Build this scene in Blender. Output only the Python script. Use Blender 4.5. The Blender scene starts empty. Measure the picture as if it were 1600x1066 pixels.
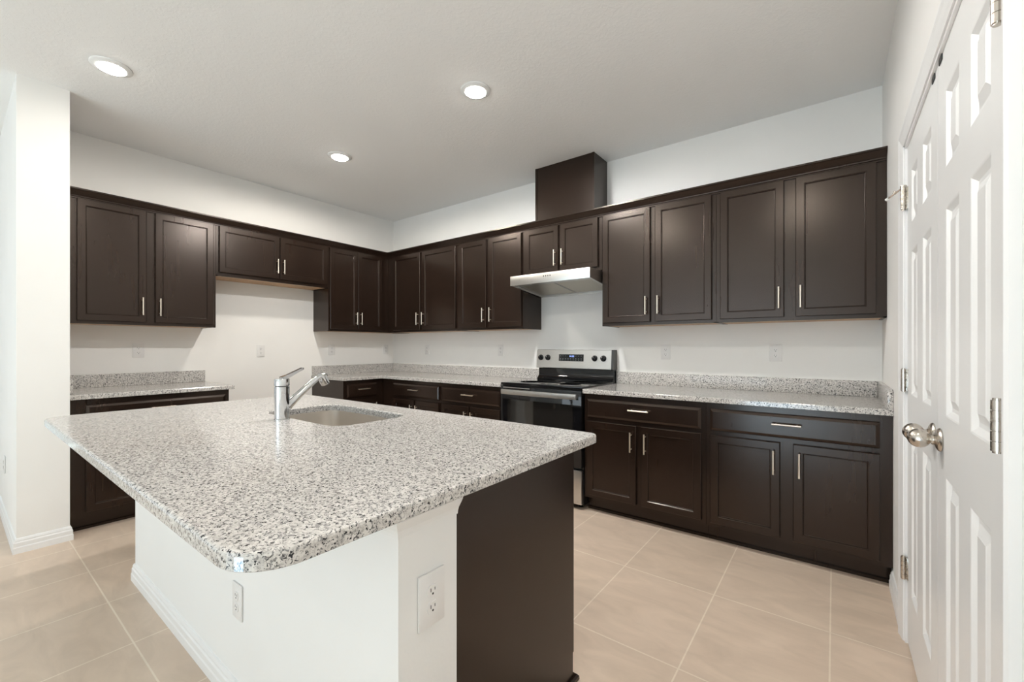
import bpy, bmesh, math, random
from mathutils import Vector, Matrix
random.seed(7)
S = bpy.context.scene
COL = S.collection
PI = math.pi

# ------------------------------------------------------------------ camera, world, lights, exposure
W, H = 4.785, 2.83            # pantry wall x, ceiling z (range wall is y=0, fridge wall is x=0)
cd = bpy.data.cameras.new('camera'); cam = bpy.data.objects.new('camera', cd); COL.objects.link(cam)
cam.location = (4.5492, -3.4789, 1.2201)
cam.rotation_euler = (PI/2, 0, 0.6468)
cd.sensor_width = 36.0
cd.lens = 667.05/1600*36.0
cd.shift_y = 8.4/1600
cd.clip_start = 0.02
S.camera = cam
S.view_settings.view_transform = 'Standard'
S.view_settings.look = 'None'
S.view_settings.gamma = 1.0
S.view_settings.use_curve_mapping = False
S.view_settings.exposure = 0.03
try:
    S.cycles.use_denoising = True
    S.cycles.max_bounces = 10
    S.cycles.diffuse_bounces = 6
    S.cycles.sample_clamp_indirect = 8.0
    S.cycles.caustics_reflective = False
    S.cycles.caustics_refractive = False
except Exception:
    pass

wd = bpy.data.worlds.new('daylight'); S.world = wd; wd.use_nodes = True
bg = wd.node_tree.nodes['Background']
bg.inputs['Color'].default_value = (0.80, 0.90, 1.0, 1); bg.inputs['Strength'].default_value = 0.6

def area(name, loc, rot, sx, sy, power, color, spread=PI):
    l = bpy.data.lights.new(name, 'AREA'); l.shape = 'RECTANGLE'; l.size = sx; l.size_y = sy
    l.energy = power; l.color = color; l.spread = spread
    o = bpy.data.objects.new(name, l); COL.objects.link(o); o.location = loc; o.rotation_euler = rot
    return o
# daylight through the great room's openings (rear sliding door, side window)
REAR_Y, FAR_X = -9.0, -3.2
P_REAR, P_SIDE = 98, 6
area('daylight_rear', (2.2, REAR_Y-0.12, 1.25), (PI/2, 0, 0), 4.2, 2.4, P_REAR, (0.80, 0.92, 1.0))
area('daylight_side', (FAR_X-0.12, -6.2, 1.35), (PI/2, 0, -PI/2), 3.2, 2.2, P_SIDE, (0.90, 0.96, 1.0))

sl = bpy.data.lights.new('sun', 'SUN'); sl.energy = 21.5; sl.angle = 0.01; sl.color = (0.46, 0.75, 1.0)
so = bpy.data.objects.new('sun', sl); COL.objects.link(so); so.location = (2, -14, 6)
so.rotation_euler = (math.radians(61), 0, math.radians(-8))      # falls through the rear sliding door onto the great-room floor

# ------------------------------------------------------------------ materials
def mat(name):
    m = bpy.data.materials.new(name); m.use_nodes = True
    nt = m.node_tree
    return m, nt, nt.nodes['Principled BSDF']
def N(nt, t, **kw):
    n = nt.nodes.new(t)
    for k, v in kw.items(): setattr(n, k, v)
    return n
def ramp(nt, stops, interp='LINEAR'):
    r = N(nt, 'ShaderNodeValToRGB'); r.color_ramp.interpolation = interp
    e = r.color_ramp.elements
    while len(e) < len(stops): e.new(0.5)
    for i, (p, c) in enumerate(stops):
        e[i].position = p; e[i].color = (c[0], c[1], c[2], 1)
    return r
def objco(nt, scale=(1, 1, 1), rot=(0, 0, 0), loc=(0, 0, 0)):
    t = N(nt, 'ShaderNodeTexCoord'); mp = N(nt, 'ShaderNodeMapping')
    mp.inputs['Scale'].default_value = scale; mp.inputs['Rotation'].default_value = rot; mp.inputs['Location'].default_value = loc
    nt.links.new(t.outputs['Object'], mp.inputs['Vector'])
    return mp.outputs['Vector']
def noise(nt, vec, scale, detail=3.0, rough=0.5, dist=0.0):
    n = N(nt, 'ShaderNodeTexNoise'); n.inputs['Scale'].default_value = scale; n.inputs['Detail'].default_value = detail
    n.inputs['Roughness'].default_value = rough; n.inputs['Distortion'].default_value = dist
    nt.links.new(vec, n.inputs['Vector']); return n.outputs['Fac']
def mix(nt, a, b, fac, blend='MIX'):
    m = N(nt, 'ShaderNodeMix', data_type='RGBA', blend_type=blend)
    def put(sock, v):
        if hasattr(v, 'is_output') or hasattr(v, 'links'): nt.links.new(v, sock)
        elif isinstance(v, (int, float)): sock.default_value = v
        else: sock.default_value = (v[0], v[1], v[2], 1)
    put(m.inputs[0], fac); put(m.inputs[6], a); put(m.inputs[7], b)
    return m.outputs[2]
def bump(nt, h, strength, dist, bsdf):
    b = N(nt, 'ShaderNodeBump'); b.inputs['Strength'].default_value = strength; b.inputs['Distance'].default_value = dist
    nt.links.new(h, b.inputs['Height']); nt.links.new(b.outputs['Normal'], bsdf.inputs['Normal'])

def paint(name, col, rough=0.55, bs=0.0, bscale=90, bd=0.002):
    m, nt, p = mat(name)
    v = objco(nt)
    f = noise(nt, v, 3.0, 2)
    r = ramp(nt, [(0.3, [c*0.985 for c in col]), (0.7, [min(1, c*1.01) for c in col])])
    nt.links.new(f, r.inputs['Fac']); nt.links.new(r.outputs['Color'], p.inputs['Base Color'])
    p.inputs['Roughness'].default_value = rough
    if bs: bump(nt, noise(nt, v, bscale, 3), bs, bd, p)
    return m
M = {}
M['wall'] = paint('wall_paint', (0.87, 0.86, 0.84), 0.6, 0.12, 110, 0.0015)
M['wall_white'] = paint('half_wall_paint', (0.84, 0.84, 0.83), 0.6, 0.12, 110, 0.0015)
M['trim'] = paint('white_trim_paint', (0.84, 0.84, 0.84), 0.32)
M['door'] = paint('white_door_paint', (0.83, 0.83, 0.83), 0.35, 0.03, 60, 0.001)
M['plastic'] = paint('white_plastic', (0.80, 0.79, 0.78), 0.35)
M['slot'] = paint('dark_slot', (0.03, 0.03, 0.03), 0.6)

m, nt, p = mat('ceiling_knockdown')
v = objco(nt)
r = ramp(nt, [(0.47, (0, 0, 0)), (0.56, (1, 1, 1))]); nt.links.new(noise(nt, v, 48, 4, 0.55, 0.6), r.inputs['Fac'])
p.inputs['Base Color'].default_value = (0.90, 0.895, 0.89, 1); p.inputs['Roughness'].default_value = 0.75
bump(nt, r.outputs['Color'], 0.20, 0.002, p)
M['ceiling'] = m

def wood(name, c0, c1, rough, coat=0.3):
    m, nt, p = mat(name)
    v = objco(nt, (9, 9, 0.9))
    f = noise(nt, v, 4.0, 2, 0.5, 0.3)
    v2 = objco(nt, (2.2, 2.2, 0.5)); f2 = noise(nt, v2, 2.0, 2)
    r = ramp(nt, [(0.30, c0), (0.72, c1)]); nt.links.new(f, r.inputs['Fac'])
    r2 = ramp(nt, [(0.3, (0.86, 0.86, 0.86)), (0.7, (1.10, 1.08, 1.06))]); nt.links.new(f2, r2.inputs['Fac'])
    nt.links.new(mix(nt, r.outputs['Color'], r2.outputs['Color'], 1.0, 'MULTIPLY'), p.inputs['Base Color'])
    p.inputs['Roughness'].default_value = rough
    p.inputs['Specular IOR Level'].default_value = 0.48; p.inputs['Specular Tint'].default_value = (1.0, 0.86, 0.77, 1)
    return m
M['wood'] = wood('espresso_wood', (0.0152, 0.0086, 0.0059), (0.0180, 0.0102, 0.0070), 0.25)
M['tan'] = wood('natural_maple', (0.42, 0.27, 0.15), (0.56, 0.38, 0.23), 0.5, 0.0)

m, nt, p = mat('granite')
v = objco(nt)
base = ramp(nt, [(0.30, (0.38, 0.362, 0.345)), (0.44, (0.555, 0.53, 0.505)), (0.62, (0.70, 0.675, 0.645))])
nt.links.new(noise(nt, v, 95, 4, 0.62, 0.4), base.inputs['Fac'])
gm = ramp(nt, [(0.555, (0, 0, 0)), (0.60, (1, 1, 1))]); nt.links.new(noise(nt, objco(nt, loc=(3, 1, 2)), 150, 3, 0.6, 0.5), gm.inputs['Fac'])
c = mix(nt, base.outputs['Color'], (0.24, 0.232, 0.228), gm.outputs['Color'])
dm = ramp(nt, [(0.59, (0, 0, 0)), (0.615, (1, 1, 1))]); nt.links.new(noise(nt, objco(nt, loc=(7, 5, 1)), 165, 2.5, 0.55, 0.7), dm.inputs['Fac'])
c = mix(nt, c, (0.022, 0.022, 0.025), dm.outputs['Color'])
nt.links.new(c, p.inputs['Base Color'])
p.inputs['Roughness'].default_value = 0.13; p.inputs['IOR'].default_value = 1.5
M['granite'] = m

# floor tiles 0.4575 x 0.602 m, straight lay
m, nt, p = mat('floor_tile')
v = objco(nt, loc=(-4.535, 0.607, 0))
b = N(nt, 'ShaderNodeTexBrick'); b.offset = 0.0; b.squash = 1.0
b.inputs['Scale'].default_value = 1.0; b.inputs['Brick Width'].default_value = 0.4575; b.inputs['Row Height'].default_value = 0.602
b.inputs['Mortar Size'].default_value = 0.0032; b.inputs['Mortar Smooth'].default_value = 0.15; b.inputs['Bias'].default_value = 0.0
b.inputs['Color1'].default_value = (0.64, 0.52, 0.415, 1); b.inputs['Color2'].default_value = (0.67, 0.545, 0.44, 1)
b.inputs['Mortar'].default_value = (0.80, 0.70, 0.58, 1)
nt.links.new(v, b.inputs['Vector'])
st = ramp(nt, [(0.32, (0.90, 0.885, 0.87)), (0.68, (1.06, 1.05, 1.04))])
nt.links.new(noise(nt, objco(nt, (2.2, 5.5, 1), (0, 0, 0.6)), 1.6, 5, 0.6, 0.8), st.inputs['Fac'])
c = mix(nt, b.outputs['Color'], st.outputs['Color'], 1.0, 'MULTIPLY')
nt.links.new(c, p.inputs['Base Color'])
p.inputs['Roughness'].default_value = 0.38
inv = N(nt, 'ShaderNodeMath', operation='SUBTRACT'); inv.inputs[0].default_value = 1.0; nt.links.new(b.outputs['Fac'], inv.inputs[1])
bump(nt, inv.outputs[0], 0.4, 0.0015, p)
M['tile'] = m

def metal(name, col, rough, brushed=None):
    m, nt, p = mat(name)
    p.inputs['Metallic'].default_value = 1.0; p.inputs['Base Color'].default_value = (*col, 1)
    if brushed:
        f = noise(nt, objco(nt, brushed), 40, 3)
        r = ramp(nt, [(0.3, (rough*0.75,)*3), (0.7, (rough*1.3,)*3)]); nt.links.new(f, r.inputs['Fac'])
        nt.links.new(r.outputs['Color'], p.inputs['Roughness'])
        bump(nt, f, 0.008, 0.0004, p)
    else:
        f = noise(nt, objco(nt), 30, 2)
        r = ramp(nt, [(0.3, (rough*0.9,)*3), (0.7, (rough*1.1,)*3)]); nt.links.new(f, r.inputs['Fac'])
        nt.links.new(r.outputs['Color'], p.inputs['Roughness'])
    return m
M['steel'] = metal('brushed_steel', (0.63, 0.61, 0.58), 0.36, (0.4, 6, 8))
M['sink'] = metal('sink_steel', (0.74, 0.70, 0.65), 0.36)
M['chrome'] = metal('chrome', (0.66, 0.67, 0.68), 0.06)
M['nickel'] = metal('satin_nickel', (0.60, 0.55, 0.49), 0.26)
M['pull'] = metal('pull_nickel', (0.86, 0.77, 0.66), 0.32)
M['alu'] = metal('filter_mesh', (0.55, 0.51, 0.44), 0.42, (40, 40, 40))
def gloss(name, col, rough, ior=1.5):
    m, nt, p = mat(name)
    f = noise(nt, objco(nt), 20, 2)
    r = ramp(nt, [(0.3, (rough*0.9,)*3), (0.7, (rough*1.1,)*3)]); nt.links.new(f, r.inputs['Fac']); nt.links.new(r.outputs['Color'], p.inputs['Roughness'])
    p.inputs['Base Color'].default_value = (*col, 1); p.inputs['IOR'].default_value = ior
    return m
M['black_glass'] = gloss('black_glass', (0.006, 0.006, 0.007), 0.04)
M['window_glass'] = gloss('oven_window_glass', (0.016, 0.015, 0.014), 0.05, 1.55)
M['black'] = gloss('black_enamel', (0.010, 0.010, 0.011), 0.22)
M['ring'] = gloss('burner_marking', (0.07, 0.07, 0.072), 0.12)
M['grey_side'] = gloss('dark_side_panel', (0.035, 0.033, 0.030), 0.4)
M['rubber'] = gloss('rubber', (0.02, 0.02, 0.02), 0.6)
def emit(name, col, s):
    m, nt, p = mat(name)
    p.inputs['Emission Color'].default_value = (*col, 1); p.inputs['Emission Strength'].default_value = s
    p.inputs['Base Color'].default_value = (0.8, 0.8, 0.8, 1)
    return m
M['lens'] = emit('lamp_lens', (1.0, 0.95, 0.86), 55.0)
M['display'] = emit('clock_digits', (0.10, 0.28, 1.0), 1.6)
M['icon'] = gloss('panel_icons', (0.30, 0.33, 0.33), 0.4)
M['darkicon'] = gloss('button_icons', (0.06, 0.06, 0.06), 0.4)

# ------------------------------------------------------------------ mesh helpers
def bm_new(): return bmesh.new()
def box(bm, x0, x1, y0, y1, z0, z1, bev=0.0):
    if x1 < x0: x0, x1 = x1, x0
    if y1 < y0: y0, y1 = y1, y0
    if z1 < z0: z0, z1 = z1, z0
    vs = [bm.verts.new(c) for c in ((x0,y0,z0),(x1,y0,z0),(x1,y1,z0),(x0,y1,z0),(x0,y0,z1),(x1,y0,z1),(x1,y1,z1),(x0,y1,z1))]
    fs = [bm.faces.new([vs[i] for i in q]) for q in ((0,3,2,1),(4,5,6,7),(0,1,5,4),(1,2,6,5),(2,3,7,6),(3,0,4,7))]
    if bev:
        es = list({e for f in fs for e in f.edges})
        bmesh.ops.bevel(bm, geom=es, offset=bev, segments=2, affect='EDGES', profile=0.5)
def cyl(bm, p0, p1, r0, r1=None, seg=20, caps=True):
    r1 = r0 if r1 is None else r1
    p0, p1 = Vector(p0), Vector(p1); a = (p1-p0).normalized()
    u = a.orthogonal().normalized(); w = a.cross(u)
    def ring(c, r): return [bm.verts.new(c+(u*math.cos(t)+w*math.sin(t))*r) for t in [2*PI*i/seg for i in range(seg)]]
    A, B = ring(p0, r0), ring(p1, r1)
    for i in range(seg): bm.faces.new((A[i], A[(i+1)%seg], B[(i+1)%seg], B[i]))
    if caps: bm.faces.new(A[::-1]); bm.faces.new(B)
def lathe(bm, prof, org=(0,0,0), axis=(0,0,1), seg=28, cap0=True, cap1=True):
    org = Vector(org); a = Vector(axis).normalized(); u = a.orthogonal().normalized(); w = a.cross(u)
    rings = []
    for r, h in prof:
        rings.append([bm.verts.new(org+a*h+(u*math.cos(2*PI*i/seg)+w*math.sin(2*PI*i/seg))*max(r, 1e-4)) for i in range(seg)])
    for A, B in zip(rings, rings[1:]):
        for i in range(seg): bm.faces.new((A[i], A[(i+1)%seg], B[(i+1)%seg], B[i]))
    if cap0: bm.faces.new(rings[0][::-1])
    if cap1: bm.faces.new(rings[-1])
def tube(bm, pts, rads, seg=18):
    pts = [Vector(q) for q in pts]; rings = []
    for i, q in enumerate(pts):
        d = (pts[min(i+1, len(pts)-1)]-pts[max(i-1, 0)]).normalized()
        u = Vector((1, 0, 0)); u = (u-d*u.dot(d)).normalized(); w = d.cross(u)
        rings.append([bm.verts.new(q+(u*math.cos(2*PI*k/seg)+w*math.sin(2*PI*k/seg))*rads[i]) for k in range(seg)])
    for A, B in zip(rings, rings[1:]):
        for k in range(seg): bm.faces.new((A[k], A[(k+1)%seg], B[(k+1)%seg], B[k]))
    bm.faces.new(rings[0][::-1]); bm.faces.new(rings[-1])
def rings_panel(bm, x0, x1, z0, z1, yb, prof, close=True):
    """nested rectangles on a face looking along -y; prof = [(inset, out)], out measured from yb towards -y"""
    loops = []
    for ins, out in prof:
        loops.append([bm.verts.new(c) for c in ((x0+ins, yb-out, z0+ins), (x1-ins, yb-out, z0+ins), (x1-ins, yb-out, z1-ins), (x0+ins, yb-out, z1-ins))])
    for A, B in zip(loops, loops[1:]):
        for i in range(4): bm.faces.new((A[i], A[(i+1)%4], B[(i+1)%4], B[i]))
    if close: bm.faces.new(loops[-1])
    return loops
def sweep(bm, prof, path, closed_prof=True):
    """sweep (out, z) profile along a horizontal polyline; out is to the right-hand side of travel"""
    pts = [Vector((q[0], q[1])) for q in path]; rows = []
    for i, q in enumerate(pts):
        ns = []
        if i > 0: d = (q-pts[i-1]).normalized(); ns.append(Vector((d.y, -d.x)))
        if i < len(pts)-1: d = (pts[i+1]-q).normalized(); ns.append(Vector((d.y, -d.x)))
        n = ns[0] if len(ns) == 1 else (ns[0]+ns[1])/(1+ns[0].dot(ns[1]))
        rows.append([bm.verts.new((q.x+n.x*o, q.y+n.y*o, z)) for o, z in prof])
    k = len(prof)
    for A, B in zip(rows, rows[1:]):
        for j in range(k if closed_prof else k-1): bm.faces.new((A[j], B[j], B[(j+1)%k], A[(j+1)%k]))
    bm.faces.new(rows[0]); bm.faces.new(rows[-1][::-1])
def prism(bm, poly, z0, z1, holes=()):
    """horizontal slab from an outline; with one hole it is bridged"""
    if not holes:
        a = [bm.verts.new((x, y, z0)) for x, y in poly]; b = [bm.verts.new((x, y, z1)) for x, y in poly]
        bm.faces.new(a[::-1]); bm.faces.new(b)
        for i in range(len(a)): bm.faces.new((a[i], a[(i+1)%len(a)], b[(i+1)%len(a)], b[i]))
    return
def rrect(x0, x1, y0, y1, r, n=8):
    rs = r if isinstance(r, (list, tuple)) else [r]*4      # corners: (x0,y0),(x1,y0),(x1,y1),(x0,y1)
    out = []
    for (cx, cy, a0, rr) in ((x0, y0, PI, rs[0]), (x1, y0, 1.5*PI, rs[1]), (x1, y1, 0, rs[2]), (x0, y1, PI/2, rs[3])):
        ox = cx + (rr if cx == x0 else -rr); oy = cy + (rr if cy == y0 else -rr)
        for i in range(n+1):
            t = a0+PI/2*i/n; out.append((ox+rr*math.cos(t), oy+rr*math.sin(t)))
    return out
def obj(name, bm, m, parent=None, smooth=False, loc=None, label=None):
    bmesh.ops.recalc_face_normals(bm, faces=bm.faces)
    me = bpy.data.meshes.new(name); bm.to_mesh(me); bm.free()
    o = bpy.data.objects.new(name, me); COL.objects.link(o)
    me.materials.append(M[m] if isinstance(m, str) else m)
    if smooth:
        for f in me.polygons: f.use_smooth = True
        try: me.set_sharp_from_angle(angle=math.radians(38))
        except Exception: pass
    if parent is not None: o.parent = parent
    if loc is not None: o.location = loc
    if label: o['label'] = label
    return o
def multi(name, parts, parent=None, smooth=False):
    bm = bm_new(); mats = []
    for i, (b, m) in enumerate(parts):
        me = bpy.data.meshes.new('tmp'); bmesh.ops.recalc_face_normals(b, faces=b.faces)
        for f in b.faces: f.material_index = i
        b.to_mesh(me); b.free(); bm.from_mesh(me); bpy.data.meshes.remove(me); mats.append(M[m])
    me = bpy.data.meshes.new(name); bm.to_mesh(me); bm.free()
    o = bpy.data.objects.new(name, me); COL.objects.link(o)
    for m in mats: me.materials.append(m)
    if smooth:
        for f in me.polygons: f.use_smooth = True
        me.set_sharp_from_angle(angle=math.radians(38))
    o.parent = parent
    return o
def thing(name, label, cat, loc=(0,0,0), rz=0.0, group=None):
    o = bpy.data.objects.new(name, None); COL.objects.link(o); o.empty_display_size = 0.1
    o.location = loc; o.rotation_euler = (0, 0, rz); o['label'] = label; o['category'] = cat
    if group: o['group'] = group
    return o
def tag(o, label, cat, group=None):
    o['label'] = label; o['category'] = cat
    if group: o['group'] = group
    return o
def struct(name, bm, m, parent=None, smooth=False):
    o = obj(name, bm, m, parent, smooth)
    if parent is None: o['kind'] = 'structure'
    return o
def bx(name, m, parent, *a, bev=0.0, **kw):
    bm = bm_new(); box(bm, *a, bev=bev); return obj(name, bm, m, parent, smooth=bev > 0, **kw)

# ------------------------------------------------------------------ room shell
T = 0.12
STUB_X, STUB_Y0, STUB_Y1 = 0.705, -3.232, -3.011
bm = bm_new(); box(bm, FAR_X-T, W+T, REAR_Y-T, T, -0.1, 0); struct('floor', bm, 'tile')
bm = bm_new(); box(bm, FAR_X-T, W+T, REAR_Y-T, T, H, H+0.1); struct('ceiling', bm, 'ceiling')
bm = bm_new(); box(bm, -T, W+T, 0, T, 0, H); struct('wall_back', bm, 'wall')
bm = bm_new(); box(bm, -T, 0, STUB_Y1, 0, 0, H); struct('wall_left', bm, 'wall')
bm = bm_new(); box(bm, FAR_X, STUB_X, STUB_Y0, STUB_Y1, 0, H); struct('wall_partition', bm, 'wall')
DY0, DY1, DZ = -2.385, -1.10, 2.035        # closet door opening in the right wall
bm = bm_new()
box(bm, W, W+T, DY1, 0, 0, H); box(bm, W, W+T, REAR_Y, DY0, 0, H); box(bm, W, W+T, DY0, DY1, DZ+0.006, H)
box(bm, W+0.08, W+T, DY0, DY1, 0, DZ)
struct('wall_right', bm, 'wall')
SL = (0.1, 4.3, 0.0, 2.45)                  # rear sliding door opening x0,x1,z0,z1
bm = bm_new()
box(bm, FAR_X-T, SL[0], REAR_Y-T, REAR_Y, 0, H); box(bm, SL[1], W+T, REAR_Y-T, REAR_Y, 0, H); box(bm, SL[0], SL[1], REAR_Y-T, REAR_Y, SL[3], H)
struct('wall_rear', bm, 'wall')
WN = (-7.8, -4.6, 0.25, 2.45)                # side window y0,y1,z0,z1
bm = bm_new()
box(bm, FAR_X-T, FAR_X, REAR_Y, WN[0], 0, H); box(bm, FAR_X-T, FAR_X, WN[1], STUB_Y0, 0, H)
box(bm, FAR_X-T, FAR_X, WN[0], WN[1], 0, WN[2]); box(bm, FAR_X-T, FAR_X, WN[0], WN[1], WN[3], H)
struct('wall_far_left', bm, 'wall')
# glazing of the great room (behind the camera; seen in reflections)
bm = bm_new(); x0, x1, z0, z1 = SL
for a, b_ in ((x0, x0+0.05), (x1-0.05, x1), (2.16, 2.24)): box(bm, a, b_, REAR_Y-0.08, REAR_Y-0.03, z0, z1)
box(bm, x0, x1, REAR_Y-0.08, REAR_Y-0.03, z1-0.06, z1); box(bm, x0, x1, REAR_Y-0.08, REAR_Y-0.03, z0, z0+0.05)
d3 = struct('door_3', bm, 'trim')
bm = bm_new(); y0, y1, z0, z1 = WN
for a in (y0, y1-0.05, (y0+y1)/2-0.025): box(bm, FAR_X-0.08, FAR_X-0.03, a, a+0.05, z0, z1)
for a in (z0, z1-0.05): box(bm, FAR_X-0.08, FAR_X-0.03, y0, y1, a, a+0.05)
struct('window_1', bm, 'trim')

BASE = [(0, 0), (0.015, 0), (0.015, 0.034), (0.0125, 0.040), (0.0125, 0.062), (0.009, 0.068), (0.009, 0.076), (0.005, 0.086), (0, 0.088)]
def baseboard(name, path):
    bm = bm_new(); sweep(bm, BASE, path); return struct(name, bm, 'trim')
baseboard('baseboard_partition', [(FAR_X, STUB_Y0), (STUB_X, STUB_Y0), (STUB_X, STUB_Y1), (0.612, STUB_Y1)])
baseboard('baseboard_right', [(W, DY1+0.078), (W, -0.60)][::-1])
baseboard('baseboard_right_rear', [(W, DY0-0.075), (W, REAR_Y)])
# half wall under the island counter
KX0, KX1, KY0, KY1, KZ = 1.635, 3.79, -2.885, -2.705, 0.8575
bm = bm_new(); box(bm, KX0, KX1, KY0, KY1, 0, KZ); struct('wall_island', bm, 'wall_white')
baseboard('baseboard_island', [(KX0, KY1), (KX0, KY0), (KX1, KY0)])
bm = bm_new()   # small cove trim capping the end of the half wall under the counter
cove = [(0, 0.800), (0.004, 0.800), (0.005, 0.808), (0.008, 0.818), (0.014, 0.828), (0.0185, 0.836), (0.022, 0.843), (0.022, KZ), (0, KZ)]
sweep(bm, cove, [(KX0+0.003, KY0), (KX1, KY0), (KX1, KY1)]); struct('trim_1', bm, 'wall_white')

# closet door casing (right wall)
def casing_profile(): return [(0, 0), (0.060, 0), (0.060, 0.012), (0.052, 0.017), (0.040, 0.015), (0.018, 0.013), (0.010, 0.010), (0, 0.008)]
bm = bm_new()
def cas(bm, pts_in, pts_out):
    # pts: (y,z) inner and outer corners, three-sided frame; profile thickness off the wall is x
    prof = [(0.0, 0.0), (0.0, 0.009), (0.16, 0.011), (0.30, 0.013), (0.62, 0.016), (0.80, 0.019), (0.92, 0.019), (1.0, 0.014), (1.0, 0.0)]
    rows = []
    for (yi, zi), (yo, zo) in zip(pts_in, pts_out):
        rows.append([bm.verts.new((W-t, yi+(yo-yi)*f, zi+(zo-zi)*f)) for f, t in prof])
    k = len(prof)
    for A, B in zip(rows, rows[1:]):
        for j in range(k): bm.faces.new((A[j], B[j], B[(j+1)%k], A[(j+1)%k]))
    bm.faces.new(rows[0]); bm.faces.new(rows[-1][::-1])
cw = 0.062
cas(bm, [(DY1+0.012, 0), (DY1+0.012, DZ+0.012), (DY0-0.012, DZ+0.012), (DY0-0.012, 0)],
        [(DY1+0.012+cw, 0), (DY1+0.012+cw, DZ+0.012+cw), (DY0-0.012-cw, DZ+0.012+cw), (DY0-0.012-cw, 0)])
for a, b_ in ((DY1-0.001, DY1+0.014), (DY0-0.014, DY0+0.001)): box(bm, W-0.004, W+0.05, a, b_, 0, DZ+0.012)
box(bm, W-0.004, W+0.05, DY0-0.012, DY1+0.012, DZ, DZ+0.013)
struct('trim_2', bm, 'trim')

# ------------------------------------------------------------------ closet doors (six-panel leaves)
def leaf(bm, w, h, t, panels):
    """leaf in local coords: x 0..w, z 0..h, front face at y=0 looking -y, thickness t"""
    xs = sorted({0, w, *[q for pnl in panels for q in pnl[:2]]}); zs = sorted({0, h, *[q for pnl in panels for q in pnl[2:]]})
    def inp(xc, zc): return any(pn[0] < xc < pn[1] and pn[2] < zc < pn[3] for pn in panels)
    for a, b_ in zip(xs, xs[1:]):
        for c, d in zip(zs, zs[1:]):
            if not inp((a+b_)/2, (c+d)/2):
                bm.faces.new([bm.verts.new(q) for q in ((a, 0, c), (b_, 0, c), (b_, 0, d), (a, 0, d))])
    for pn in panels:
        rings_panel(bm, pn[0], pn[1], pn[2], pn[3], 0, [(0, 0), (0.004, -0.001), (0.016, -0.010), (0.026, -0.010), (0.046, -0.003), (0.048, -0.002)])
    # back and edges
    vs = [bm.verts.new(q) for q in ((0,0,0),(w,0,0),(w,0,h),(0,0,h),(0,t,0),(w,t,0),(w,t,h),(0,t,h))]
    for q in ((0,4,5,1),(1,5,6,2),(2,6,7,3),(3,7,4,0),(4,7,6,5)): bm.faces.new([vs[i] for i in q])
    bmesh.ops.remove_doubles(bm, verts=bm.verts, dist=0.0002)
def hinge(parent, yk, z, side, pin=False):
    """leaf and barrel on the room side of the jamb; coordinates local to the door (x along the leaf)"""
    h = obj('hinge', (lambda b: (box(b, yk-0.017, yk+0.017, -0.0035, 0.0005, z-0.0445, z+0.0445, 0.001),
                                [cyl(b, (yk, -0.0135, z-0.0445+k*0.018), (yk, -0.0135, z-0.0445+k*0.018+0.0168), 0.0085, seg=18) for k in range(5)],
                                cyl(b, (yk, -0.0135, z-0.048), (yk, -0.0135, z+0.048), 0.0062, seg=12), box(b, yk-0.002, yk+0.002, -0.012, 0, z-0.0445, z+0.0445), b)[-1])(bm_new()), 'nickel', parent, True, label='satin nickel hinge')
    b = bm_new()
    for dz in (-0.03, 0.0, 0.03):
        for s in (-1, 1): cyl(b, (yk+s*0.0125, -0.0035, z+dz), (yk+s*0.0125, -0.0045, z+dz), 0.003, seg=10)
    obj('screw', b, 'slot', h)
    if pin:
        b = bm_new()
        cyl(b, (yk, -0.0135, z+0.046), (yk, -0.0135, z+0.054), 0.010, seg=16)
        cyl(b, (yk, -0.010, z+0.050), (yk-0.055, -0.055, z+0.026), 0.0035, seg=12)
        cyl(b, (yk-0.036, -0.040, z+0.034), (yk-0.030, -0.034, z+0.044), 0.006, seg=12)
        o = obj('door_stop', b, 'nickel', h, True)
        b = bm_new(); cyl(b, (yk-0.055, -0.055, z+0.026), (yk-0.064, -0.0624, z+0.022), 0.0055, seg=12)
        obj('rubber_tip', b, 'plastic', h, True)
def knob(parent, x, z):
    b = bm_new()
    lathe(b, [(0.001, 0), (0.031, 0), (0.033, 0.003), (0.031, 0.007), (0.024, 0.011), (0.015, 0.014), (0.0118, 0.017), (0.0112, 0.021), (0.0125, 0.0235),
              (0.0185, 0.0275), (0.0240, 0.034), (0.0268, 0.043), (0.0262, 0.052), (0.0220, 0.061), (0.0150, 0.0675), (0.0070, 0.0712), (0.001, 0.072)], (x, 0, z), (0, -1, 0), 36)
    obj('door_knob', b, 'nickel', parent, True)
dw = 0.6375
ROWS = ((0.225, 0.855), (1.018, 1.582), (1.690, 1.900))
def closet_door(name, x_root, panels_x, hinge_x, knob_x, label, pin):
    # local x runs along -y of the world (left to right as seen), local -y points into the room (-x)
    r = bpy.data.objects.new(name, None); COL.objects.link(r); r.location = (W+0.004, x_root, 0.012); r.rotation_euler = (0, 0, -PI/2); r['kind'] = 'structure'
    b = bm_new(); leaf(b, dw, 2.0228, 0.035, [(a, c, z0, z1) for a, c in panels_x for z0, z1 in ROWS])
    obj('door_leaf', b, 'door', r)
    for z in (0.30, 1.07, 1.815): hinge(r, hinge_x, z, 1, pin and z > 1.5)
    knob(r, knob_x, 0.945)
    b = bm_new(); box(b, knob_x-0.02, knob_x+0.02, -0.0030, -0.0005, 2.006, 2.0213)
    obj('ball_catch', b, 'slot', r)
    return r
closet_door('door_1', -1.103, ((0.105, 0.258), (0.370, 0.535)), 0.006, dw-0.052, 'left leaf', True)
closet_door('door_2', -1.7435, ((0.110, 0.265), (0.372, 0.528)), dw-0.004, 0.052, 'right leaf', False)

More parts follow.
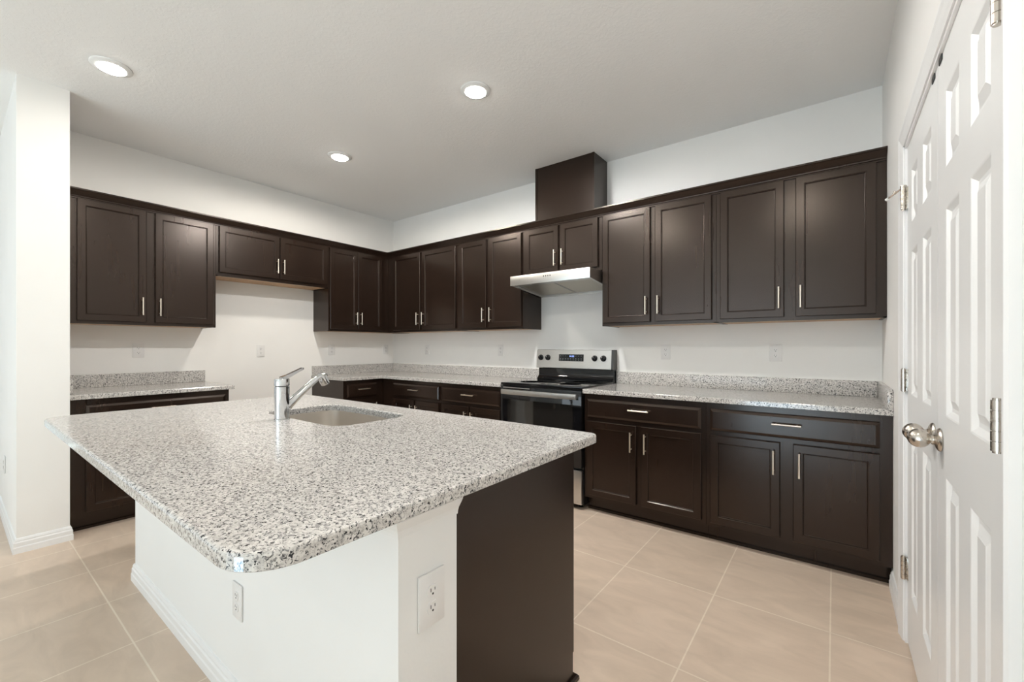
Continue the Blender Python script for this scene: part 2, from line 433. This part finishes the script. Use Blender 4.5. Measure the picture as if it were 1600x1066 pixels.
# ------------------------------------------------------------------ cabinets
DOORP = [(0, 0), (0, 0.016), (0.003, 0.0195), (0.043, 0.0195), (0.046, 0.0165), (0.0475, 0.0165), (0.050, 0.0105), (0.052, 0.0095)]
DRAWP = [(0, 0), (0, 0.012), (0.003, 0.0145), (0.014, 0.0185), (0.017, 0.0195)]
D_UP, D_LO = 0.305, 0.61
def pull(parent, x, z, yf, vertical, L=0.135):
    b = bm_new()
    r = 0.0052
    if vertical:
        cyl(b, (x, yf-0.030, z-L/2), (x, yf-0.030, z+L/2), r, seg=14)
        for s in (-1, 1): cyl(b, (x, yf, z+s*L*0.36), (x, yf-0.030, z+s*L*0.36), 0.004, seg=12)
    else:
        cyl(b, (x-L/2, yf-0.030, z), (x+L/2, yf-0.030, z), r, seg=14)
        for s in (-1, 1): cyl(b, (x+s*L*0.36, yf, z), (x+s*L*0.36, yf-0.030, z), 0.004, seg=12)
    return obj('handle', b, 'pull', parent, True, label='brushed nickel bar handle')
def door(parent, x0, x1, z0, z1, D, hx=None, hz=None):
    b = bm_new(); rings_panel(b, x0, x1, z0, z1, -D-0.0008, DOORP)
    o = obj('door', b, 'wood', parent)
    if hx is not None: pull(o, hx, hz, -D-0.019, True)
    return o
def drawer(parent, x0, x1, z0, z1, D, hx=None, L=0.14):
    b = bm_new(); rings_panel(b, x0, x1, z0, z1, -D-0.0008, DRAWP)
    o = obj('drawer_front', b, 'wood', parent)
    if hx is not None: pull(o, hx, (z0+z1)/2+0.012, -D-0.019, False, L)
    return o
UZ0, UZ1 = 1.382, 2.292
def wall_cab(label, x0, x1, doors, z0=UZ0, loc=(0,0,0), rz=0, side_tan=False):
    """x0..x1 along the wall, doors = [(xa, xb, handle_side)]"""
    t = thing('wall_cabinet', label, 'cabinet', (loc[0], loc[1], z0), rz, 'dark wall cabinets')
    h = UZ1-z0
    b = bm_new(); box(b, x0, x1, -D_UP, -0.001, 0.006, h)
    # face frame stands down 6 mm below the box, end panels too
    box(b, x0, x1, -D_UP, -D_UP+0.019, 0, 0.006); box(b, x0, x0+0.016, -D_UP, -0.001, 0, 0.006); box(b, x1-0.016, x1, -D_UP, -0.001, 0, 0.006)
    obj('carcass', b, 'wood', t)
    bx('bottom_panel', 'tan', t, x0+0.017, x1-0.017, -D_UP+0.020, -0.002, 0.003, 0.0058, label='natural wood underside')
    for xa, xb, s in doors:
        dz0 = (1.405 if z0 < 1.5 else 1.862)-z0; dz1 = 2.262-z0
        hx = (xb-0.026) if s > 0 else (xa+0.026)
        door(t, xa, xb, dz0, dz1, D_UP, hx, (1.526 if z0 < 1.5 else 1.979)-z0)
    return t
Wc = wall_cab
Wc('tall dark wall cabinet on the range wall, nearest the inner corner', 0.306, 1.4605, [(0.418, 0.886, 1), (0.922, 1.432, -1)])
Wc('tall dark wall cabinet just left of the range hood', 1.4625, 2.2795, [(1.489, 1.846, 1), (1.886, 2.268, -1)])
Wc('short dark wall cabinet directly above the steel range hood', 2.2815, 3.0605, [(2.312, 2.659, 1), (2.681, 3.029, -1)], 1.83)
Wc('tall dark wall cabinet just right of the range hood', 3.0625, 3.9035, [(3.072, 3.452, 1), (3.490, 3.877, -1)])
Wc('tall dark wall cabinet at the right end, against the white closet wall', 3.9055, W-0.001, [(3.931, 4.297, 1), (4.358, 4.738, -1)])
def Lw(label, ya, yb, doors, z0=UZ0):
    return wall_cab(label, 0, yb-ya, [(a-ya, b_-ya, s) for a, b_, s in doors], z0, (0, ya, 0), PI/2)
Lw('tall dark wall cabinet beside the white partition, over the short granite counter', -3.008, -2.0855, [(-2.930, -2.551, 1), (-2.497, -2.106, -1)])
Lw('short dark wall cabinet above the empty fridge space', -2.0835, -1.0635, [(-2.062, -1.5615, 1), (-1.5555, -1.082, -1)], 1.83)
Lw('tall dark wall cabinet on the fridge wall, right of the fridge space at the corner', -1.0615, -0.001, [(-1.048, -0.7225, 1), (-0.7165, -0.405, -1)])

# crown along both cabinet runs
CROWN = [(0, 2.262), (0.007, 2.262), (0.007, 2.270), (0.012, 2.273), (0.013, 2.280), (0.021, 2.287), (0.033, 2.298), (0.044, 2.309), (0.048, 2.313), (0.055, 2.314), (0.055, 2.324), (0, 2.324)]
bm = bm_new(); sweep(bm, CROWN, [(D_UP+0.001, -3.009), (D_UP+0.001, -D_UP-0.001), (W-0.002, -D_UP-0.001)])
tag(obj('crown_molding', bm, 'wood'), 'dark crown molding running along the tops of the wall cabinets', 'molding')
# duct cover above the hood cabinet
bm = bm_new(); box(bm, 2.383, 2.965, -0.254, -0.001, UZ1+0.001, H-0.001)
o = obj('duct_cover', bm, 'wood'); tag(o, 'dark wooden box above the hood cabinet reaching the ceiling', 'duct cover')
bx('corner_strip', 'wood', o, 2.945, 2.967, -0.258, -0.2542, UZ1+0.036, H-0.001)
bx('corner_strip', 'wood', o, 2.3815, 2.400, -0.258, -0.2542, UZ1+0.036, H-0.001)

LZ = 0.872      # top of perimeter base cabinets
def base_cab(label, x0, x1, drawers, doors, loc=(0,0,0), rz=0, top=LZ, end=None, name='base_cabinet', group='dark base cabinets', pull_on=True, parentless=True):
    t = thing(name, label, 'cabinet', (loc[0], loc[1], 0), rz, group)
    b = bm_new()
    if name == 'island_cabinet':        # open-topped box: the sink bowl hangs in it
        box(b, x0, x1, -D_LO, -D_LO+0.018, 0.102, top); box(b, x0, x1, -0.012, -0.001, 0.102, top); box(b, x0, x1, -D_LO+0.018, -0.012, 0.102, 0.12)
        for xx in (x0, x1-0.018, x0+0.70, x1-0.72): box(b, xx, xx+0.018, -D_LO+0.018, -0.012, 0.12, top if xx in (x0, x1-0.018) else 0.6)
    else: box(b, x0, x1, -D_LO, -0.001, 0.102, top)
    obj('carcass', b, 'wood', t)
    b = bm_new(); box(b, x0, x1, -D_LO+0.068, -0.001, 0, 0.1015); box(b, x0, x1, -D_LO+0.055, -D_LO+0.068, 0, 0.016)
    obj('toe_kick', b, 'wood', t)
    for xa, xb in drawers: drawer(t, xa, xb, 0.700, 0.834, D_LO, (xa+xb)/2 if pull_on else None)
    for xa, xb, s in doors:
        hx = (xb-0.030) if s > 0 else (xa+0.030)
        door(t, xa, xb, 0.128, 0.672, D_LO, hx if pull_on else None, 0.560)
    return t
base_cab('dark base cabinet on the range wall, nearest the inner corner', 0.630, 1.5285, [(0.813, 1.511)], [(0.813, 1.150, 1), (1.172, 1.511, -1)])
base_cab('dark base cabinet just left of the steel range', 1.5305, 2.2835, [(1.549, 2.266)], [(1.549, 1.900, 1), (1.918, 2.266, -1)])
base_cab('dark base cabinet just right of the steel range', 3.0635, 3.9065, [(3.088, 3.881)], [(3.088, 3.460, 1), (3.498, 3.881, -1)])
base_cab('dark base cabinet at the right end beside the white closet doors', 3.9085, W-0.001, [(3.933, 4.734)], [(3.933, 4.302, 1), (4.364, 4.734, -1)])
def Lb(label, ya, yb, drawers, doors):
    return base_cab(label, 0, yb-ya, [(a-ya, b_-ya) for a, b_ in drawers], [(a-ya, b_-ya, s) for a, b_, s in doors], (0, ya, 0), PI/2)
Lb('dark base cabinet in the corner, right of the empty fridge space', -1.077, -0.001, [(-1.042, -0.690)], [(-1.042, -0.690, 1)])
t = Lb('dark base cabinet beside the white partition under the short counter', -3.008, -2.093, [(-2.929, -2.121)], [(-2.929, -2.535, 1), (-2.515, -2.121, -1)])

# ------------------------------------------------------------------ counters
CZ0, CZ1 = 0.873, 0.905
def slab(bm, poly, z0, z1, r=0.006):
    n = len(poly)
    # rounded upper edge: two inset loops
    def inset(d):
        out = []
        for i in range(n):
            p0, p1, p2 = Vector(poly[i-1]), Vector(poly[i]), Vector(poly[(i+1) % n])
            a = (p1-p0).normalized(); b_ = (p2-p1).normalized()
            na, nb = Vector((-a.y, a.x)), Vector((-b_.y, b_.x))
            q = (na+nb)/(1+na.dot(nb)); out.append(p1+q*d)
        return out
    lv = []
    for d, z in ((0.002, z0), (0, z0+0.002), (0, z1-r), (r*0.30, z1-r*0.29), (r, z1)):
        lv.append([bm.verts.new((q[0], q[1], z)) for q in (inset(d) if d else poly)])
    for A, B in zip(lv, lv[1:]):
        for i in range(n): bm.faces.new((A[i], A[(i+1) % n], B[(i+1) % n], B[i]))
    bm.faces.new(lv[0][::-1]); return lv[-1]
def slab_full(bm, poly, z0, z1, r=0.006): bm.faces.new(slab(bm, poly, z0, z1, r))
g = thing('countertop', 'short speckled granite counter between the white partition and the fridge space', 'countertop', (0, 0, 0), 0, 'granite countertops')
bm = bm_new(); slab_full(bm, [(0.001, -3.010), (0.645, -3.010), (0.645, -2.064), (0.001, -2.064)], CZ0, CZ1); obj('slab', bm, 'granite', g)
bx('backsplash', 'granite', g, 0.001, 0.022, -2.987, -2.074, CZ1+0.0003, 1.004, bev=0.002)
bx('side_splash', 'granite', g, 0.001, 0.640, -3.010, -2.988, CZ1+0.0003, 1.004, bev=0.002)
g = thing('countertop', 'corner speckled granite counter running left from the range around the inner corner', 'countertop', (0, 0, 0), 0, 'granite countertops')
bm = bm_new(); slab_full(bm, [(0.001, -1.088), (0.645, -1.088), (0.645, -0.645), (2.284, -0.645), (2.284, -0.001), (0.001, -0.001)], CZ0, CZ1); obj('slab', bm, 'granite', g)
bm = bm_new(); box(bm, 0.001, 0.022, -1.080, -0.001, CZ1+0.0003, 1.004, 0.002); box(bm, 0.0221, 2.284, -0.022, -0.001, CZ1+0.0003, 1.004, 0.002); obj('backsplash', bm, 'granite', g)
g = thing('countertop', 'long speckled granite counter right of the range, ending at the closet wall', 'countertop', (0, 0, 0), 0, 'granite countertops')
bm = bm_new(); slab_full(bm, [(3.0625, -0.645), (W-0.001, -0.645), (W-0.001, -0.001), (3.0625, -0.001)], CZ0, CZ1); obj('slab', bm, 'granite', g)
bx('backsplash', 'granite', g, 3.0625, W-0.0245, -0.022, -0.001, CZ1+0.0003, 1.004, bev=0.002)
bx('side_splash', 'granite', g, W-0.024, W-0.001, -0.640, -0.001, CZ1+0.0003, 1.004, bev=0.002)

# island counter with sink cut-out
IZ0, IZ1 = 0.858, 0.890
IX0, IX1, IY0, IY1 = 1.615, 3.838, -3.213, -1.987
SX0, SX1, SY0, SY1 = 2.255, 2.925, -2.520, -2.140
bm = bm_new()
outer = rrect(IX0, IX1, IY0, IY1, [0.09, 0.10, 0.035, 0.05], 10)
hole = rrect(SX0, SX1, SY0, SY1, 0.085, 10)
top = slab(bm, outer, IZ0, IZ1, 0.007)
bm.faces.ensure_lookup_table()
bm.faces.remove(bm.faces[-1])     # underside cap is rebuilt with the hole
# hole loops
def hloop(d, z):
    return [bm.verts.new((x, y, z)) for x, y in rrect(SX0-d, SX1+d, SY0-d, SY1+d, 0.085+d, 10)]
h_top, h_a, h_b = hloop(0.006, IZ1), hloop(0.0015, IZ1-0.002), hloop(0, IZ1-0.007)
h_c = hloop(0, IZ0)
for A, B in ((h_top, h_a), (h_a, h_b), (h_b, h_c)):
    for i in range(len(A)): bm.faces.new((A[i], A[(i+1) % len(A)], B[(i+1) % len(A)], B[i]))
bm.verts.ensure_lookup_table()
nv = len(outer); bot = [bm.verts[i] for i in range(nv)]
def ring_fill(lo, li):
    es = []
    for L in (lo, li):
        for i in range(len(L)):
            e = bm.edges.get((L[i], L[(i+1) % len(L)])) or bm.edges.new((L[i], L[(i+1) % len(L)])); es.append(e)
    bmesh.ops.triangle_fill(bm, use_beauty=True, edges=es)
ring_fill(top, h_top); ring_fill(bot, h_c)
island_top = obj('island_countertop', bm, 'granite', None, False)
tag(island_top, 'large speckled granite island countertop with rounded corners and sink cutout', 'countertop')

# sink bowl, undermounted
t = thing('sink', 'stainless undermount sink in the granite island', 'sink', (0, 0, IZ0-0.20))
bm = bm_new(); zz = 0.20-0.0008; loops = []
for d, z, r in ((0.030, zz, 0.11), (0.004, zz, 0.088), (0.004, zz-0.002, 0.088), (-0.002, zz-0.10, 0.08), (-0.006, 0.035, 0.078), (-0.018, 0.010, 0.068), (-0.045, 0.0, 0.045)):
    loops.append([bm.verts.new((x, y, z)) for x, y in rrect(SX0-d, SX1+d, SY0-d, SY1+d, max(r, 0.02), 10)])
for A, B in zip(loops, loops[1:]):
    for i in range(len(A)): bm.faces.new((A[i], A[(i+1) % len(A)], B[(i+1) % len(A)], B[i]))
bm.faces.new(loops[-1])
obj('bowl', bm, 'sink', t, True)
bm = bm_new(); lathe(bm, [(0.055, 0.0005), (0.055, 0.003), (0.045, 0.004), (0.040, 0.001)], (2.59, -2.33, 0), (0, 0, 1), 28); obj('drain', bm, 'chrome', t, True)

# faucet
FX, FY = 2.557, -2.566
t = thing('faucet', 'chrome single-lever faucet with angled spout at the island sink', 'faucet', (FX, FY, IZ1))
bm = bm_new(); lathe(bm, [(0.033, 0.0), (0.033, 0.004), (0.0305, 0.006), (0.0305, 0.148), (0.029, 0.1495)], seg=36); obj('body', bm, 'chrome', t, True)
bm = bm_new(); lathe(bm, [(0.029, 0.1515), (0.0315, 0.153), (0.0315, 0.180), (0.0295, 0.184)], seg=36); cap = obj('lever_cap', bm, 'chrome', t, True)
bm = bm_new(); cyl(bm, (0, 0, 0.148), (0, 0, 0.153), 0.026, seg=28); obj('gap_ring', bm, 'slot', cap)
bm = bm_new()   # flat lever rising over the spout
lv = []
for y, z, w, th in ((-0.004, 0.182, 0.012, 0.010), (0.018, 0.191, 0.0125, 0.008), (0.060, 0.211, 0.0115, 0.006), (0.092, 0.226, 0.010, 0.005), (0.097, 0.228, 0.006, 0.003)):
    lv.append([bm.verts.new((sx*w, y+sz*th*0.42, z-sz*th*0.9)) for sx, sz in ((-1, 1), (1, 1), (1, -1), (-1, -1))])
for A, B in zip(lv, lv[1:]):
    for i in range(4): bm.faces.new((A[i], A[(i+1) % 4], B[(i+1) % 4], B[i]))
bm.faces.new(lv[0]); bm.faces.new(lv[-1]); obj('lever', bm, 'chrome', cap)
bm = bm_new()
tube(bm, [(0, 0.022, 0.058), (0, 0.034, 0.068), (0, 0.075, 0.104), (0, 0.125, 0.146), (0, 0.158, 0.173), (0, 0.176, 0.185), (0, 0.192, 0.186), (0, 0.203, 0.178)],
     [0.024, 0.0208, 0.0168, 0.0150, 0.0145, 0.0155, 0.0175, 0.0195], 24)
sp = obj('spout', bm, 'chrome', t, True)
bm = bm_new(); d = Vector((0, 0.42, -0.91)).normalized(); a = Vector((0, 0.186, 0.190))
lathe(bm, [(0.015, -0.004), (0.0205, 0.0), (0.0205, 0.046), (0.019, 0.050)], a, d, 28); nz = obj('nozzle', bm, 'chrome', sp, True)
bm = bm_new(); lathe(bm, [(0.017, 0.0502), (0.017, 0.053), (0.010, 0.0515)], a, d, 24); obj('aerator', bm, 'slot', sp, True)

# island cabinet
t = base_cab('dark island cabinet with flat end panel under the granite top', 0, 2.150, [(0.03, 0.70), (1.45, 2.12)],
             [(0.03, 0.36, 1), (0.37, 0.70, -1), (0.75, 1.07, 1), (1.08, 1.40, -1), (1.45, 1.78, 1), (1.79, 2.12, -1)],
             (3.787, KY1+0.0005, 0), PI, top=IZ0-0.001, name='island_cabinet', group=None)
bx('end_panel', 'wood', t, -0.0032, -0.0002, -0.598, -0.0005, 0.0, IZ0-0.001)
bm = bm_new(); sweep(bm, [(0, 0), (0.013, 0), (0.012, 0.012), (0.006, 0.019), (0, 0.021)], [(-0.0033, -0.0005), (-0.0033, -0.612), (0.05, -0.612)]); obj('shoe_molding', bm, 'wood', t)

# ------------------------------------------------------------------ range
RX0, RX1 = 2.2885, 3.0575
t = thing('range', 'stainless and black electric range between the two base cabinets', 'stove', (RX0, 0, 0)); w = RX1-RX0
b = bm_new(); box(b, 0.001, w-0.001, -0.612, -0.012, 0.03, 0.898); 
for x in (0.05, w-0.05):
    for y in (-0.56, -0.08): cyl(b, (x, y, 0), (x, y, 0.03), 0.018, seg=14)
obj('body', b, 'black', t)
ct = bx('cooktop', 'black_glass', t, -0.002, w+0.002, -0.640, -0.085, 0.8985, 0.918, bev=0.004)
for x, y, r in ((0.20, -0.46, 0.105), (0.57, -0.46, 0.085), (0.20, -0.21, 0.075), (0.57, -0.21, 0.105)):
    b = bm_new()
    for rr in (r, r*0.6): lathe(b, [(rr-0.0012, 0.9182), (rr-0.0012, 0.9184), (rr+0.0012, 0.9184), (rr+0.0012, 0.9182)], (x, y, 0), seg=48)
    obj('burner', b, 'ring', ct)
b = bm_new()   # backguard: curved black riser and steel control panel
prof = [(-0.012, 0.90), (-0.092, 0.90), (-0.092, 0.922), (-0.080, 0.932), (-0.066, 0.948), (-0.060, 0.965), (-0.060, 1.018), (-0.012, 1.018)]
A = [b.verts.new((0.004, y, z)) for y, z in prof]; B = [b.verts.new((w-0.004, y, z)) for y, z in prof]
for i in range(len(prof)): b.faces.new((A[i], A[(i+1) % len(prof)], B[(i+1) % len(prof)], B[i]))
b.faces.new(A); b.faces.new(B[::-1]); obj('backguard', b, 'black_glass', t, True)
b = bm_new(); prof = [(-0.014, 1.0185), (-0.090, 1.0185), (-0.094, 1.024), (-0.082, 1.186), (-0.076, 1.190), (-0.014, 1.190)]
A = [b.verts.new((-0.003, y, z)) for y, z in prof]; B = [b.verts.new((w-0.022+0.006, y, z)) for y, z in prof]
for i in range(len(prof)): b.faces.new((A[i], A[(i+1) % len(prof)], B[(i+1) % len(prof)], B[i]))
b.faces.new(A); b.faces.new(B[::-1]); cp = obj('control_panel', b, 'steel', t)
b = bm_new(); A = [b.verts.new((w-0.0158, y, z)) for y, z in prof]; B = [b.verts.new((w+0.003, y+0.004 if y < -0.05 else y, z)) for y, z in prof]
for i in range(len(prof)): b.faces.new((A[i], A[(i+1) % len(prof)], B[(i+1) % len(prof)], B[i]))
b.faces.new(A); b.faces.new(B[::-1]); obj('end_cap', b, 'grey_side', cp)
def cpy(z): return -0.094+(z-1.024)/(1.186-1.024)*0.012
b = bm_new(); A = [b.verts.new(q) for q in ((0.240, cpy(1.087)-0.0012, 1.087), (0.492, cpy(1.087)-0.0012, 1.087), (0.492, cpy(1.148)-0.0012, 1.148), (0.240, cpy(1.148)-0.0012, 1.148))]
B = [b.verts.new((q.co.x, q.co.y+0.003, q.co.z)) for q in A]
b.faces.new(A); b.faces.new(B[::-1])
for i in range(4): b.faces.new((A[i], B[i], B[(i+1) % 4], A[(i+1) % 4]))
b_glass = b
b = bm_new()
for i, x in enumerate((0.352, 0.364, 0.378, 0.390)):
    z = 1.124
    for k in range(2): box(b, x, x+0.0015, cpy(z)-0.0022, cpy(z)-0.0014, z+k*0.007, z+k*0.007+0.006); box(b, x+0.006, x+0.0075, cpy(z)-0.0022, cpy(z)-0.0014, z+k*0.007, z+k*0.007+0.006)
    for k in range(3): box(b, x+0.0015, x+0.006, cpy(z)-0.0022, cpy(z)-0.0014, z+k*0.0068, z+k*0.0068+0.0014)
b_dig = b
b = bm_new()
for ix in range(9):
    x = 0.252+ix*0.0265
    for z in (1.096, 1.108, 1.132):
        if z > 1.13 and 3 <= ix <= 5: continue
        box(b, x, x+0.010, cpy(z)-0.0020, cpy(z)-0.0014, z, z+0.0028)
multi('display', [(b_glass, 'black_glass'), (b_dig, 'display'), (b, 'icon')], cp)
for x in (0.045, 0.123, 0.600, 0.682):
    z = 1.116; b = bm_new()
    lathe(b, [(0.001, 0), (0.0265, 0), (0.0265, 0.004), (0.022, 0.006), (0.0205, 0.022), (0.018, 0.025), (0.001, 0.025)], (x, cpy(z), z), (0, -1, 0.07), 30)
    box(b, x-0.0045, x+0.0045, cpy(z)-0.034, cpy(z)-0.022, z-0.019, z+0.019, 0.001)
    b2 = bm_new(); box(b2, x-0.001, x+0.001, cpy(z)-0.0348, cpy(z)-0.0338, z+0.006, z+0.018); multi('knob', [(b, 'black'), (b2, 'plastic')], cp, True)
b = bm_new(); box(b, 0.003, w-0.003, -0.648, -0.613, 0.312, 0.888, 0.004); od = obj('oven_door', b, 'black_glass', t, True)
b = bm_new(); pts = rrect(0.075, w-0.075, 0.395, 0.778, 0.03, 6)
A = [b.verts.new((x, -0.6486, z)) for x, z in pts]; B = [b.verts.new((x, -0.6478, z)) for x, z in pts]
b.faces.new(A); 
for i in range(len(A)): b.faces.new((A[i], A[(i+1) % len(A)], B[(i+1) % len(A)], B[i]))
obj('oven_window', b, 'window_glass', od)
b = bm_new(); n = 14; hw = 0.352; pr = []
for i in range(n+1):
    s = -1+2*i/n; x = w/2+s*hw; y = -0.681-0.010*(1-s*s)
    pr.append([b.verts.new(q) for q in ((x, y+0.012, 0.822), (x, y, 0.824), (x, y-0.003, 0.843), (x, y, 0.862), (x, y+0.012, 0.864))])
for A, B in zip(pr, pr[1:]):
    for i in range(5): b.faces.new((A[i], B[i], B[(i+1) % 5], A[(i+1) % 5]))
b.faces.new(pr[0]); b.faces.new(pr[-1][::-1])
for s in (-1, 1): box(b, w/2+s*(hw-0.012)-0.010, w/2+s*(hw-0.012)+0.010, -0.672, -0.6485, 0.828, 0.858)
obj('handle', b, 'steel', od, True, label='wide brushed steel oven handle')
bx('vent_strip', 'steel', od, 0.03, 0.30, -0.6492, -0.6484, 0.874, 0.880)
b = bm_new(); box(b, 0.004, w-0.004, -0.646, -0.613, 0.040, 0.292, 0.004); obj('storage_drawer', b, 'steel', t, True)

# ------------------------------------------------------------------ range hood
HX0, HX1 = 2.291, 3.055; w = HX1-HX0
t = thing('range_hood', 'slim stainless range hood under the short cabinet', 'range hood', (HX0, 0, 1.69))
ztop, zf, yfr = 0.1385, 0.061, -0.505
b = bm_new()   # hollow shell: top, front lip, sloped sides
def wedge(b, x0, x1):
    pts = [(-0.001, 0.0), (yfr, zf), (yfr, ztop), (-0.001, ztop)]
    A = [b.verts.new((x0, y, z)) for y, z in pts]; B = [b.verts.new((x1, y, z)) for y, z in pts]
    for i in range(4): b.faces.new((A[i], A[(i+1) % 4], B[(i+1) % 4], B[i]))
    b.faces.new(A); b.faces.new(B[::-1])
wedge(b, 0, 0.010); wedge(b, w-0.010, w)
box(b, 0.010, w-0.010, yfr+0.006, -0.001, ztop-0.004, ztop); box(b, 0.010, w-0.010, -0.012, -0.001, 0.002, ztop-0.004)
obj('shell', b, 'steel', t)
fp = bx('front_panel', 'steel', t, -0.001, w+0.001, yfr-0.008, yfr, zf-0.004, ztop, bev=0.002)
b = bm_new()
for k in range(4): box(b, w/2-0.043+k*0.021, w/2-0.033+k*0.021, yfr-0.0088, yfr-0.0078, 0.105, 0.116)
obj('control_buttons', b, 'darkicon', fp)
b = bm_new()
for k in range(4): box(b, w/2-0.041+k*0.021, w/2-0.035+k*0.021, yfr-0.0088, yfr-0.0078, 0.093, 0.096)
obj('button_marks', b, 'icon', fp)
def slope(y): return y/yfr*zf
def plate(b, x0, x1, y0, y1, off, th):
    q = [(x0, y0), (x1, y0), (x1, y1), (x0, y1)]
    A = [b.verts.new((x, y, slope(y)+off)) for x, y in q]; B = [b.verts.new((x, y, slope(y)+off+th)) for x, y in q]
    b.faces.new(A[::-1]); b.faces.new(B)
    for i in range(4): b.faces.new((A[i], A[(i+1) % 4], B[(i+1) % 4], B[i]))
b = bm_new(); plate(b, 0.010, w-0.010, yfr+0.002, yfr+0.085, 0.012, 0.004); lt = obj('light_bar', b, 'steel', t)
for x in (0.16, w-0.16):
    b = bm_new(); lathe(b, [(0.030, 0), (0.030, 0.004), (0.024, 0.004)], (x, yfr+0.042, slope(yfr+0.042)+0.0078), (0, 0, 1), 24); obj('lamp_cover', b, 'plastic', lt, True)
for x0, x1 in ((0.030, w/2-0.004), (w/2+0.004, w-0.030)):
    b = bm_new(); plate(b, x0, x1, -0.030, yfr+0.092, 0.016, 0.003); f = obj('filter', b, 'alu', t)
    b = bm_new()
    for a in ((x0, x1, -0.030, -0.036), (x0, x1, yfr+0.092, yfr+0.098), (x0, x0+0.006, -0.03, yfr+0.092), (x1-0.006, x1, -0.03, yfr+0.092)): plate(b, a[0], a[1], a[2], a[3], 0.0135, 0.0024)
    obj('filter_frame', b, 'steel', f)
b = bm_new(); plate(b, 0.010, 0.030, -0.012, yfr+0.088, 0.006, 0.004); plate(b, w-0.030, w-0.010, -0.012, yfr+0.088, 0.006, 0.004); plate(b, 0.030, w-0.030, -0.012, -0.030, 0.006, 0.004)
obj('inner_rim', b, 'steel', t)

# ------------------------------------------------------------------ ceiling lights
def can(x, y, label, spot=3, pool=0, color=(1.0, 0.95, 0.87)):
    t = thing('ceiling_light', label, 'ceiling light', (x, y, H), 0, 'recessed ceiling lights')
    b = bm_new(); lathe(b, [(0.066, -0.0005), (0.094, -0.0005), (0.094, -0.005), (0.088, -0.009), (0.070, -0.013), (0.066, -0.014)], seg=48, cap0=False, cap1=False); obj('trim_ring', b, 'trim', t, True)
    b = bm_new(); lathe(b, [(0.0655, -0.004), (0.0655, -0.014), (0.060, -0.018), (0.040, -0.0205), (0.001, -0.0215)], seg=48, cap0=False); obj('lens', b, 'lens', t, True)
    l = bpy.data.lights.new('lamp', 'SPOT'); l.spot_size = math.radians(180); l.spot_blend = 0.26; l.shadow_soft_size = 0.055
    l.energy = spot; l.color = color
    o = bpy.data.objects.new('lamp', l); COL.objects.link(o); o.parent = t; o.location = (0, 0, -0.03)
    if pool:
        l = bpy.data.lights.new('lamp_downlight', 'AREA'); l.shape = 'DISK'; l.size = 0.12; l.energy = pool; l.color = color
        o = bpy.data.objects.new('lamp_downlight', l); COL.objects.link(o); o.parent = t; o.location = (0, 0, -0.027)
can(1.231, -2.908, 'round ceiling light nearest the white partition', 2)
can(2.750, -1.476, 'round ceiling light nearest the range hood and duct box', 58, 20, (1.0, 0.99, 0.97))
can(1.211, -1.475, 'round ceiling light in front of the fridge space', 66, 0, (1.0, 0.93, 0.83))
can(2.750, -2.908, 'round ceiling light over the near part of the island', 28)
can(4.250, -2.908, 'round ceiling light over the aisle by the closet doors', 26)
can(0.60, -5.20, 'added unseen round ceiling light in the great room behind the partition')  # unseen lamp, added to lighten the countertops
can(3.40, -5.20, 'added unseen round ceiling light in the great room behind the island')  # second added lamp out of view, extra light for the counters

# ------------------------------------------------------------------ outlets
def outlet(label, loc, rz, z, pw=0.074, ph=0.118, blank=False):
    t = thing('wall_outlet', label, 'outlet', (loc[0], loc[1], z), rz, 'white wall outlets')
    b = bm_new(); box(b, -pw/2, pw/2, -0.0065, -0.0004, -ph/2, ph/2, 0.0022); obj('cover_plate', b, 'plastic', t, True)
    for s in (-1, 1):
        b = bm_new(); zc = s*0.0195
        pts = [(0.0165*math.cos(a), max(-0.0135, min(0.0135, 0.0172*math.sin(a)))) for a in [2*PI*i/24 for i in range(24)]]
        A = [b.verts.new((x, -0.0084, zc+zz)) for x, zz in pts]; B = [b.verts.new((x, -0.006, zc+zz)) for x, zz in pts]
        b.faces.new(A)
        for i in range(24): b.faces.new((A[i], A[(i+1) % 24], B[(i+1) % 24], B[i]))
        rc = obj('receptacle', b, 'plastic', t)
        b = bm_new(); box(b, -0.0073, -0.0055, -0.0088, -0.0082, zc-0.001, zc+0.0075); box(b, 0.0055, 0.0073, -0.0088, -0.0082, zc, zc+0.0065)
        cyl(b, (0, -0.0082, zc-0.0065), (0, -0.0088, zc-0.0065), 0.0026, seg=12); obj('slots', b, 'slot', rc)
    b = bm_new(); cyl(b, (0, -0.006, 0), (0, -0.0072, 0), 0.003, seg=12); obj('screw', b, 'plastic', t)
    return t
outlet('white outlet above the short counter beside the partition', (0, -2.533), PI/2, 1.187)
outlet('white outlet on the bare wall of the empty fridge space', (0, -1.600), PI/2, 1.176)
outlet('white outlet on the left wall just right of the fridge space', (0, -0.850), PI/2, 1.180)
outlet('white outlet on the left wall close to the inner corner', (0, -0.120), PI/2, 1.180)
outlet('white outlet on the range wall nearest the inner corner', (0.651, 0), 0, 1.183)
outlet('white outlet on the range wall just left of the range', (1.780, 0), 0, 1.180)
outlet('white outlet on the range wall just right of the range', (3.470, 0), 0, 1.174)
outlet('white outlet on the range wall nearest the closet wall', (4.223, 0), 0, 1.174)
outlet('large white outlet on the island end beside the dark panel', (KX1, -2.792), PI/2, 0.628, 0.080, 0.127)
outlet('white outlet on the long side of the island half wall', (2.945, KY0), 0, 0.362)
outlet('white outlet low on the partition wall at the left edge', (-0.08, STUB_Y0), 0, 0.395)
